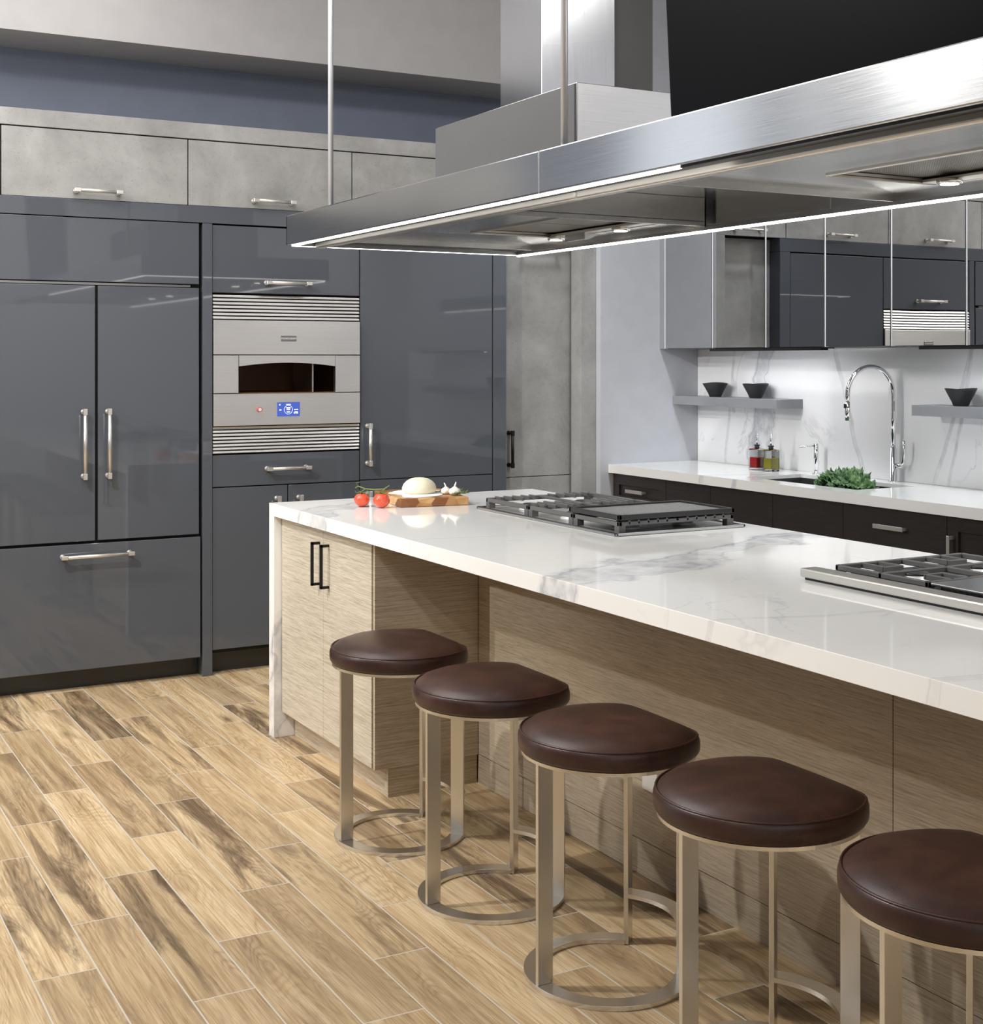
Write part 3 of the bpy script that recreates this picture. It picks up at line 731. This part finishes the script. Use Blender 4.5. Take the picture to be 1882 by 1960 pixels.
for a in ((2.9845, 2.9865, .8, 5.160), (1.9705, 2.9865, 5.160, 5.162)): B(*a, HB-.003, HB+.012).build('added_baffle', M['steel_dark'], hd)  # lips added only to keep the strip glow off the liner
B(1.9575, 1.972, .8, 2.615, HB-.004, HB+.004).build('dark_reflection_strip', M['black'], hd)  # black strip stands in for a dark reflection along the lip
for (a, b_) in ((3.2135, 5.15), (.8, 3.2125)):
    B(2.046, 2.082, a, b_, 1.928, 1.957, bev=.009, seg=4).build('inner_rail', M['steel_warm'], hd)
B(1.9708, 2.05, .8, 5.159, 1.9485, 1.9525).build('channel', M['black'], hd)  # colored black so the gap beside the rail stays dark under the strip
def liner(y0, y1, hx0, hx1, hy0, hy1, lamps, box):
    X0, X1 = 2.085, 2.985; zb, zp = 1.946, 1.966
    b = MB()
    b.box(X0, hx0, y0, y1, zp, zp+.002).box(hx1, X1, y0, y1, zp, zp+.002).box(hx0, hx1, y0, hy0, zp, zp+.002).box(hx0, hx1, hy1, y1, zp, zp+.002)
    b.box(X0, X1, y0, y0+.006, zb+.004, HT-.009).box(X0, X1, y1-.006, y1, zb, HT-.009).box(X1-.006, X1, y0, y1, zb, HT-.009)
    ln = b.build('liner', M['steel_liner'], hd)
    f = MB(); ym = (hy0+hy1)/2
    f.box(hx0, hx1, hy0, ym-.004, zp+.012, zp+.018).box(hx0, hx1, ym+.004, hy1, zp+.012, zp+.018); f.build('mesh_filter', M['filter'], ln)
    e = MB()
    for a in ((hx0-.012, hx0, hy0-.012, hy1+.012), (hx1, hx1+.006, hy0-.012, hy1+.012), (hx0, hx1, hy0-.012, hy0), (hx0, hx1, hy1, hy1+.012)): e.box(*a, zp-.006, zp+.012, bev=.002, seg=1)
    e.build('filter_frame', M['steel_warm'], ln)
    B(hx1-.055, hx1-.004, hy0, hy1, zp-.004, zp+.006, bev=.002, seg=1).build('light_bar', M['steel_warm'], ln)
    for (x, y) in lamps:
        MB().lathe([(.030, 0), (.034, .003), (.034, .012), (.026, .016)], (x, y, zp-.017), 28).build('lamp_ring', M['chrome'], ln)
        MB().lathe([(.0, -.001), (.024, -.001), (.025, .004), (.02, .005)], (x, y, zp-.017), 28).build('lamp_lens', M['lamp'], ln)
    if box:
        x, y = box; q = [(x-.03, zp), (x+.03, zp), (x+.03, zp-.012), (x-.012, zp-.03), (x-.03, zp-.03)]
        mt2 = Matrix(((1, 0, 0, 0), (0, 0, 1, 0), (0, 1, 0, 0), (0, 0, 0, 1)))
        MB().prism(q, y-.07, y+.07, mt2).build('control_box', M['steel'], ln)
liner(3.838, 5.005, 2.46, 2.85, 3.935, 4.575, ((2.815, 4.56), (2.818, 4.12)), (2.83, 4.40))
liner(.9, 2.945, 2.50, 2.88, 1.3, 2.69, ((2.825, 2.594), (2.825, 2.10)), None)
B(2.2, 2.88, 3.445, 4.367, HT+.0005, 2.309, bev=.002).build('duct_box', M['steel'], hd)
B(2.192, 2.1995, 3.449, 4.364, HT+.0005, 2.304).build('duct_reflection_sheet', M['duct_gray'], hd)  # gray sheet stands in for the dark reflection on the steel box
B(2.40, 2.697, 3.98, 4.264, 2.309, 3.618, bev=.001).build('chimney', M['steel_v'], hd)
B(2.701, 2.888, 4.02, 4.25, 2.309, 3.618, bev=.001).build('chimney_cover', M['duct_gray'], hd)
for y in (4.788, 3.142): MB().cyl((1.966, y, HT-.002), (1.966, y, 3.618), .0098, n=20).build('hanging_rod', M['rod'], hd)

# television above the hood
tvt = thing('television', 'large black flat television hanging above the hood', 'television', (2.03, 2.135, 2.075))
tm_ = Matrix.Translation((2.03, 2.135, 2.075)) @ Matrix.Rotation(R(-3.2), 4, 'Y')
MB().box(0, .035, -.615, .615, 0, .74, bev=.003, rot=tm_).build('housing', simple('tv_bezel', lin(70, 74, 80), .35), tvt)
MB().box(-.002, .002, -.609, .609, .008, .732, rot=tm_).build('screen', M['screen'], tvt)
MB().box(.036, .075, -.05, .05, .3, 1.56, rot=tm_).build('ceiling_mount', M['black'], tvt)

# ------------------------------------------------------------------ sink run
ZC = .918
sw = MB()
for a in ((4.16, 4.285, 2.6, 6.199), (4.635, 4.774, 2.6, 6.199), (4.285, 4.635, 2.6, 4.455), (4.285, 4.635, 5.205, 6.199)): sw.box(*a, .901, ZC)
sw.box(4.16, 4.195, 2.6, 6.199, .873, .901)
bmesh.ops.remove_doubles(sw.bm, verts=sw.bm.verts, dist=1e-5)
swo = sw.build('sink_worktop', M['sink_marble'], origin=(4.46, 4.4, .873)); tag(swo, 'white veined stone worktop along the wall with the sink', 'worktop')
tag(B(4.763, 4.7745, 2.6, 6.1985, ZC+.0005, 1.541).build('backsplash', M['splash_marble'], origin=(4.77, 4.4, ZC)), 'white marble backsplash with gray veins behind the sink', 'backsplash')
sk = MB()
sk.box(4.28, 4.64, 4.45, 5.21, .700, .704); sk.box(4.279, 4.285, 4.45, 5.21, .70, .9005); sk.box(4.635, 4.641, 4.45, 5.21, .70, .9005); sk.box(4.28, 4.64, 4.449, 4.455, .70, .9005); sk.box(4.28, 4.64, 5.205, 5.211, .70, .9005)
sk.build('sink_bowl', simple('sink_steel', (.16, .16, .155, 1), .34, .9), swo)['label'] = 'undermount stainless steel sink bowl'
ys = [6.198, 5.717, 5.353, 4.895, 4.438, 3.861, 3.40, 2.6]
kl = ['espresso shaker base cabinet with drawer, beside the pale wall', 'narrow espresso base cabinet second from the pale wall', 'espresso base cabinet in front of the sink left end', 'espresso base cabinet in front of the kale',
      'espresso base cabinet with a wide slab drawer and nickel bar pull', 'espresso shaker cabinet with vertical pull at the right photo edge', 'espresso base cabinet outside the right photo edge']
for i in range(7):
    y1, y0 = ys[i]-.0015, ys[i+1]+.0015
    t = thing('base_cabinet', kl[i], 'cabinet', (4.4, (y0+y1)/2, 0), 'espresso base cabinets along the wall')
    if i in (2, 3): B(4.211, 4.270, y0, y1, .10, .9).build('carcass', M['espresso'], t)
    else: B(4.211, 4.76, y0, y1, .10, .9).build('carcass', M['espresso'], t)
    B(4.26, 4.276, y0, y1, 0, .10).build('toe_kick', M['black'], t)
    def shaker(z0, z1, nm):
        s = MB(); w = .055
        s.box(4.19, 4.21, y0, y0+w, z0, z1).box(4.19, 4.21, y1-w, y1, z0, z1).box(4.19, 4.21, y0+w, y1-w, z0, z0+w).box(4.19, 4.21, y0+w, y1-w, z1-w, z1).box(4.201, 4.21, y0+w-.001, y1-w+.001, z0+w-.001, z1-w+.001)
        return s.build(nm, M['espresso'], t)
    def flatpull(d, yc, zc, vert=False, ln=.15):
        h = MB(); hl = ln/2
        if vert:
            h.box(4.158, 4.164, yc-.007, yc+.007, zc-hl, zc+hl, bev=.001, seg=1)
            for z in (zc-hl+.008, zc+hl-.008): h.box(4.16, 4.19, yc-.006, yc+.006, z-.006, z+.006)
        else:
            h.box(4.158, 4.164, yc-hl, yc+hl, zc-.009, zc+.009, bev=.001, seg=1)
            for y in (yc-hl+.008, yc+hl-.008): h.box(4.16, 4.19, y-.006, y+.006, zc-.006, zc+.006)
        h.build('handle', M['nickel'], d)
    if i in (0,):
        d = shaker(.70, .868, 'drawer'); flatpull(d, 5.965, .786); shaker(.104, .696, 'door')
    elif i == 5:
        d = shaker(.104, .868, 'door'); flatpull(d, 3.83, .72, True)
    else:
        d = B(4.19, 4.21, y0, y1, .70, .868).build('drawer', M['espresso'], t, bevel=.001)
        if i == 4: flatpull(d, 4.15, .793, ln=.165)
        B(4.19, 4.21, y0, y1, .104, .696).build('door', M['espresso'], t, bevel=.001)

# faucet
fc = thing('faucet', 'tall chrome gooseneck pull-down faucet behind the sink', 'faucet', (4.712, 4.662, ZC))
fx, fy = 4.712, 4.662
MB().lathe([(.025, 0), (.025, .004), (.0165, .007), (.0165, .157), (.0105, .158)], (fx, fy, ZC), 28).build('body', M['chrome'], fc)
du = Vector((-.24, .045, 0)); dl = du.length; du.normalize(); pts = [(fx, fy, ZC+.15), (fx, fy, ZC+.30), (fx, fy, 1.325)]
for i in range(1, 25):
    a = PI*i/24; p = Vector((fx, fy, 1.325))+du*(dl/2*(1-math.cos(a)))+Vector((0, 0, dl/2*math.sin(a)+.004*math.sin(a))); pts.append(tuple(p))
e = Vector((fx, fy, 0))+du*dl; pts.append((e.x, e.y, 1.285))
MB().tube(pts, .0108, 20).build('spout', M['chrome'], fc)
sh = MB().cyl((e.x, e.y, 1.287), (e.x, e.y, 1.205), .0122, n=20).build('spray_head', M['chrome'], fc)
MB().box(e.x-.020, e.x-.010, e.y-.005, e.y+.005, 1.262, 1.282, bev=.001, seg=1).build('spray_button', M['black'], sh)
hv = MB().cyl((fx, fy-.014, ZC+.078), (fx, fy-.055, ZC+.078), .0105, n=20)
hv.tube([(fx, fy-.048, ZC+.08), (fx, fy-.060, ZC+.095), (fx-.002, fy-.068, ZC+.13), (fx-.003, fy-.070, ZC+.195)], [.008, .0075, .0065, .006], 14)
hv.build('lever', M['chrome'], fc)
# soap dispenser
sd = thing('soap_dispenser', 'slim chrome soap dispenser left of the faucet', 'dispenser', (4.70, 5.165, ZC))
MB().lathe([(.020, 0), (.020, .004), (.0095, .006), (.0095, .03), (.0115, .031), (.0115, .150), (.0, .151)], (4.70, 5.165, ZC), 24).build('body', M['chrome'], sd)
MB().tube([(4.70, 5.165, ZC+.140), (4.61, 5.185, ZC+.136)], [.0042, .0034], 12).build('nozzle', M['chrome'], sd)
# cruets
def mk_glass(name):
    m, nt, b = mat(name); nt.nodes.remove(b); out = nt.nodes['Material Output']
    tr = N(nt, 'ShaderNodeBsdfTransparent'); tr.inputs[0].default_value = (.95, .965, .96, 1); gl = N(nt, 'ShaderNodeBsdfGlossy'); gl.inputs['Roughness'].default_value = .02
    fz = N(nt, 'ShaderNodeFresnel'); fz.inputs['IOR'].default_value = 1.45; mx = N(nt, 'ShaderNodeMixShader')
    L(nt, fz.outputs[0], mx.inputs[0]); L(nt, tr.outputs[0], mx.inputs[1]); L(nt, gl.outputs[0], mx.inputs[2]); L(nt, mx.outputs[0], out.inputs[0])
    return m
glass = mk_glass('clear_glass')
lq = {'vinegar': simple('red_vinegar', lin(196, 34, 44), .15), 'oil': simple('olive_oil', lin(178, 168, 46), .15)}
def cruet(x, y, l, label):
    t = thing('cruet', label, 'bottle', (x, y, ZC), 'glass cruets on the sink worktop'); z = ZC+.0008; w = .030
    MB().box(x-w, x+w, y-w, y+w, z, z+.012, bev=.003).build('glass_base', glass, t)
    def sq(h, zz): return [(x+sx*h, y+sy*h, zz) for sx, sy in ((-1, -1), (1, -1), (1, 1), (-1, 1))]
    b = MB(); b.loft([sq(w, z+.012), sq(w, z+.102), sq(w*.9, z+.109), sq(.013, z+.112)], smooth=False, cap=False); b.loft([sq(w-.003, z+.012), sq(w-.003, z+.101), sq(w*.85, z+.107)], smooth=False, cap=False)
    b.build('glass_wall', glass, t)
    MB().box(x-w+.0035, x+w-.0035, y-w+.0035, y+w-.0035, z+.0125, z+.066, bev=.003).build('liquid', lq[l], t)
    MB().lathe([(.012, .109), (.013, .120), (.010, .122), (.0165, .126), (.015, .130), (.006, .131)], (x, y, z), 20).build('stopper', M['black'], t)
    MB().tube([(x, y, z+.128), (x, y, z+.16), (x+.002, y-.002, z+.188)], [.0048, .004, .0026], 12).build('pourer', M['chrome'], t)
cruet(4.605, 5.500, 'vinegar', 'square glass cruet of red vinegar'); cruet(4.610, 5.398, 'oil', 'square glass cruet of yellow-green olive oil')
# kale
km = mat('kale_leaf'); kn = noise(km[1], pos(km[1]), 38, 4, .6)
L(km[1], ramp(km[1], kn, [(.3, lin(44, 76, 46)), (.5, lin(84, 122, 76)), (.72, lin(136, 168, 116))]), km[2].inputs['Base Color']); km[2].inputs['Roughness'].default_value = .55
ks = simple('kale_rib', lin(150, 172, 130), .5)
kt = thing('kale_bunch', 'heap of curly green kale in the sink', 'kale', (4.435, 4.665, .705))
rr = random.Random(3)
def kale_leaf(c, n, rad, ph, i):
    n = Vector(n).normalized(); t1 = n.cross(Vector((.3, .2, 1))).normalized(); t2 = n.cross(t1); c = Vector(c)
    nr, nt_ = 7, 64; b = MB(); rings = []
    for a in range(nr+1):
        q = a/nr; row = []
        for k in range(nt_):
            th = 2*PI*k/nt_; w = mnoise.noise(Vector((math.cos(th)*1.7+i*3.1, math.sin(th)*1.7, i*1.7)))
            rr_ = rad*q*(1+.28*w+.07*q*math.sin(19*th+ph))
            h = q*q*(.34*math.sin(5*th+ph+2*w)+.22*math.sin(11*th+2.3*ph)+.12*q*math.sin(23*th+ph))*rad+.35*rad*q*q
            row.append(b.bm.verts.new(c+t1*(rr_*math.cos(th))+t2*(rr_*math.sin(th))+n*h))
        rings.append(row)
    for A, B_ in zip(rings, rings[1:]):
        for k in range(nt_):
            f = b.bm.faces.new([A[k], A[(k+1) % nt_], B_[(k+1) % nt_], B_[k]]); f.smooth = True
    bmesh.ops.remove_doubles(b.bm, verts=b.bm.verts, dist=1e-6)
    lf = b.build('leaf', km[0], kt)
    so = lf.modifiers.new('t', 'SOLIDIFY'); so.thickness = .0012
    for k in (0, 1, 2):
        MB().tube([p for p in ribs(c, t1, t2, n, rad, k*2.1+i)], [.0018-.0002*a for a in range(6)], 5).build('rib', ks, lf)
def ribs(c, t1, t2, n, rad, th):
    return [tuple(c+(t1*math.cos(th)+t2*math.sin(th))*rad*.75*a/5+n*(.35*rad*(.75*a/5)**2+.002)) for a in range(6)]
for i in range(52):
    u = -1+2*((i*.618) % 1); v = rr.random()*2-1
    hx, hy = .066, .172
    top = .078*math.sqrt(max(0, 1-u*u*.92))*(1-.18*u)*(1-.35*v*v)
    x = 4.42+hx*v*.9; y = 4.665+hy*u*.86+.9*(x-4.40)*.6; z = .905+top*(.55+.45*rr.random())-.012
    kale_leaf((x, y, z), (v*.7-.25, u*.8, .75+.3*rr.random()), .029+.011*rr.random(), rr.random()*6, i)
MB().loft([[(4.42+.062*s*math.cos(a), 4.69+.14*s*math.sin(a), z) for a in [2*PI*k/24 for k in range(24)]] for s, z in ((.6, .7045), (.9, .76), (1, .85), (.9, .905), (.6, .945), (.25, .962))]).build('leaf_heart', km[0], kt)

# floating shelves and bowls
tag(B(4.59, 4.7625, 5.332, 6.1985, 1.236, 1.283).build('floating_shelf', M['shelf'], origin=(4.68, 5.77, 1.236), bevel=.001), 'gray floating shelf holding two black bowls', 'shelf', 'floating shelves')
tag(B(4.59, 4.7625, 3.2, 4.432, 1.236, 1.283).build('floating_shelf', M['shelf'], origin=(4.68, 3.8, 1.236), bevel=.001), 'gray floating shelf right of the faucet holding one black bowl', 'shelf', 'floating shelves')
for (x, y, l, ph) in ((4.672, 5.925, 'black tapered bowl nearest the pale wall on the left shelf', 0), (4.672, 5.59, 'black tapered bowl on the left shelf, in front of the dark marble vein', 1.3), (4.66, 4.215, 'black tapered bowl alone on the right shelf', 2.2)):
    b = MB().lathe([(.030, 0), (.033, .003), (.040, .020), (.054, .046), (.067, .072), (.0685, .0745), (.066, .0745), (.052, .047), (.036, .016), (.0, .010)], (x, y, 1.2835), 40, wob=lambda a, z: 1+.02*math.sin(3*a+ph)*(z/.07))
    for v in b.bm.verts:
        if v.co.z > 1.34: v.co.z += .003*math.sin(2*math.atan2(v.co.y-y, v.co.x-x)+ph)
    tag(b.build('bowl', M['bowl'], origin=(x, y, 1.2835)), l, 'bowl', 'black bowls on the floating shelves')

# glossy wall cabinets
wy = [6.155, 5.738, 5.313, 4.890, 4.468, 4.045, 3.62, 3.2]
wl = ['mirror-gloss wall cabinet next to the pale wall, above the left shelf', 'second mirror-gloss wall cabinet from the pale wall', 'third mirror-gloss wall cabinet from the pale wall', 'fourth mirror-gloss wall cabinet from the pale wall', 'fifth mirror-gloss wall cabinet from the pale wall, reflecting the oven', 'mirror-gloss wall cabinet at the right edge of the photo', 'mirror-gloss wall cabinet outside the right edge of the photo']
for i in range(7):
    y1, y0 = wy[i], wy[i+1]
    t = thing('wall_cabinet', wl[i], 'cabinet', (4.64, (y0+y1)/2, 1.543), 'mirror-gloss wall cabinets above the sink')
    B(4.521, 4.774, y0+.001, y1-.001, 1.543, 2.45).build('carcass', M['shelf'], t)
    if i == 0: B(4.502, 4.774, 6.157, 6.1985, 1.543, 2.45).build('filler_panel', M['shelf'], t)
    d = B(4.502, 4.519, y0+.006, y1-.007, 1.546, 2.448).build('door', M['mirror_gray'], t)
    B(4.5005, 4.52, y1-.0068, y1-.0018, 1.544, 2.449).build('edge_strip', M['alu'], t)
for (a, b_, l) in ((4.93, 5.77, 'black under-cabinet light bar above the left shelf'), (3.3, 4.315, 'black under-cabinet light bar above the right shelf')):
    t = thing('cabinet_light', l, 'light', (4.56, (a+b_)/2, 1.53), 'under-cabinet light bars')
    MB().box(4.5125, 4.60, a, b_, 1.5375, 1.5425).box(4.5125, 4.5175, a, b_, 1.5285, 1.5375).box(4.5175, 4.56, a, a+.005, 1.5285, 1.5375).build('housing', M['black'], t)
    B(4.520, 4.542, a+.01, b_-.01, 1.5362, 1.5374).build('diffuser', simple('cabinet_light_lens', (1, 1, 1, 1), .4, emis=(.93, .96, 1, 1), es=24), t)

# ------------------------------------------------------------------ lights
def area(loc, size, power, col, rot=(0, 0, 0), sy=None):
    l = bpy.data.lights.new('lamp', 'AREA'); l.energy = power; l.color = col; l.size = size
    if sy: l.shape = 'RECTANGLE'; l.size_y = sy
    o = bpy.data.objects.new('fill_light', l); o.location = loc; o.rotation_euler = rot; COL.objects.link(o); return o
def spot(loc, target, power, ang, col=(1, .93, .82), r=.05, blend=.6):
    l = bpy.data.lights.new('lamp', 'SPOT'); l.energy = power; l.color = col; l.spot_size = R(ang); l.spot_blend = blend; l.shadow_soft_size = r
    o = bpy.data.objects.new('key_fill_spot', l); o.location = loc
    o.rotation_euler = (Vector(target)-Vector(loc)).to_track_quat('-Z', 'Y').to_euler(); COL.objects.link(o); return o
NEU = (1, .982, .955)
spot((-.3, 3.95, 3.45), (2.0, 3.9, .5), 270, 110, NEU)
spot((-1.7, 5.3, 3.45), (1.8, 4.6, .5), 210, 80, NEU)
spot((-.4, 2.0, 3.45), (1.8, 2.6, .5), 50, 100, NEU)
spot((-1.0, .8, 3.45), (1.4, 1.8, .2), 60, 95, NEU)
spot((-3.5, 5.35, 2.95), (1.4, 6.28, 1.2), 420, 60, NEU)
spot((1.2, 2.6, 3.4), (1.9, 6.5, 2.75), 80, 95, (1, .98, .96), r=.2)  # added to brighten the bulkhead and upper wall
area((2.2, 4.9, 3.56), 3.4, 15, (1, .98, .97), (R(72), 0, 0), sy=.12)  # added wash to brighten the bulkhead, near a hinted ceiling glow
area((.2, 5.0, 3.58), 3.0, 95, (1, .98, .95), sy=2.6)  # added soft fill standing in for many ceiling lights
for y in (3.6, 4.6, 5.6): spot((3.72, y, 3.5), (4.5, y, .9), 75, 100, (.90, .95, 1), r=.06)  # spots added to brighten the sink wall
area((3.7, .6, 3.55), .8, 90, (1, .98, .95), sy=2.2)  # added so the oven steel reflects a brighter east wall
area((.5, -.9, 3.5), 6.0, 260, (1, .98, .95), (R(-50), 0, 0), sy=.8)  # added to brighten the unseen south wall that the steel reflects

w = bpy.data.worlds.new('World'); S.world = w; w.use_nodes = True
bg = w.node_tree.nodes['Background']; bg.inputs[0].default_value = (.86, .92, 1, 1); bg.inputs[1].default_value = 1.5

# ------------------------------------------------------------------ camera
cam = bpy.data.cameras.new('camera'); co = bpy.data.objects.new('camera', cam); COL.objects.link(co)
co.location = (0, 0, 1.485); co.rotation_euler = (R(90), 0, R(-29))
cam.sensor_width = 36; cam.sensor_fit = 'AUTO'; cam.lens = 2630*36/1960; cam.shift_y = -(980-688)/1960; cam.clip_start = .05
S.camera = co

for o in bpy.data.objects:
    if '_o' in o: del o['_o']
S.view_settings.view_transform = 'Standard'; S.view_settings.look = 'None'; S.view_settings.gamma = 1; S.view_settings.exposure = 0
S.view_settings.use_curve_mapping = False
S.cycles.use_denoising = True; S.cycles.max_bounces = 7; S.cycles.diffuse_bounces = 3; S.cycles.glossy_bounces = 4; S.cycles.adaptive_threshold = .02; S.cycles.sample_clamp_indirect = 6
S.cycles.caustics_reflective = False; S.cycles.caustics_refractive = False
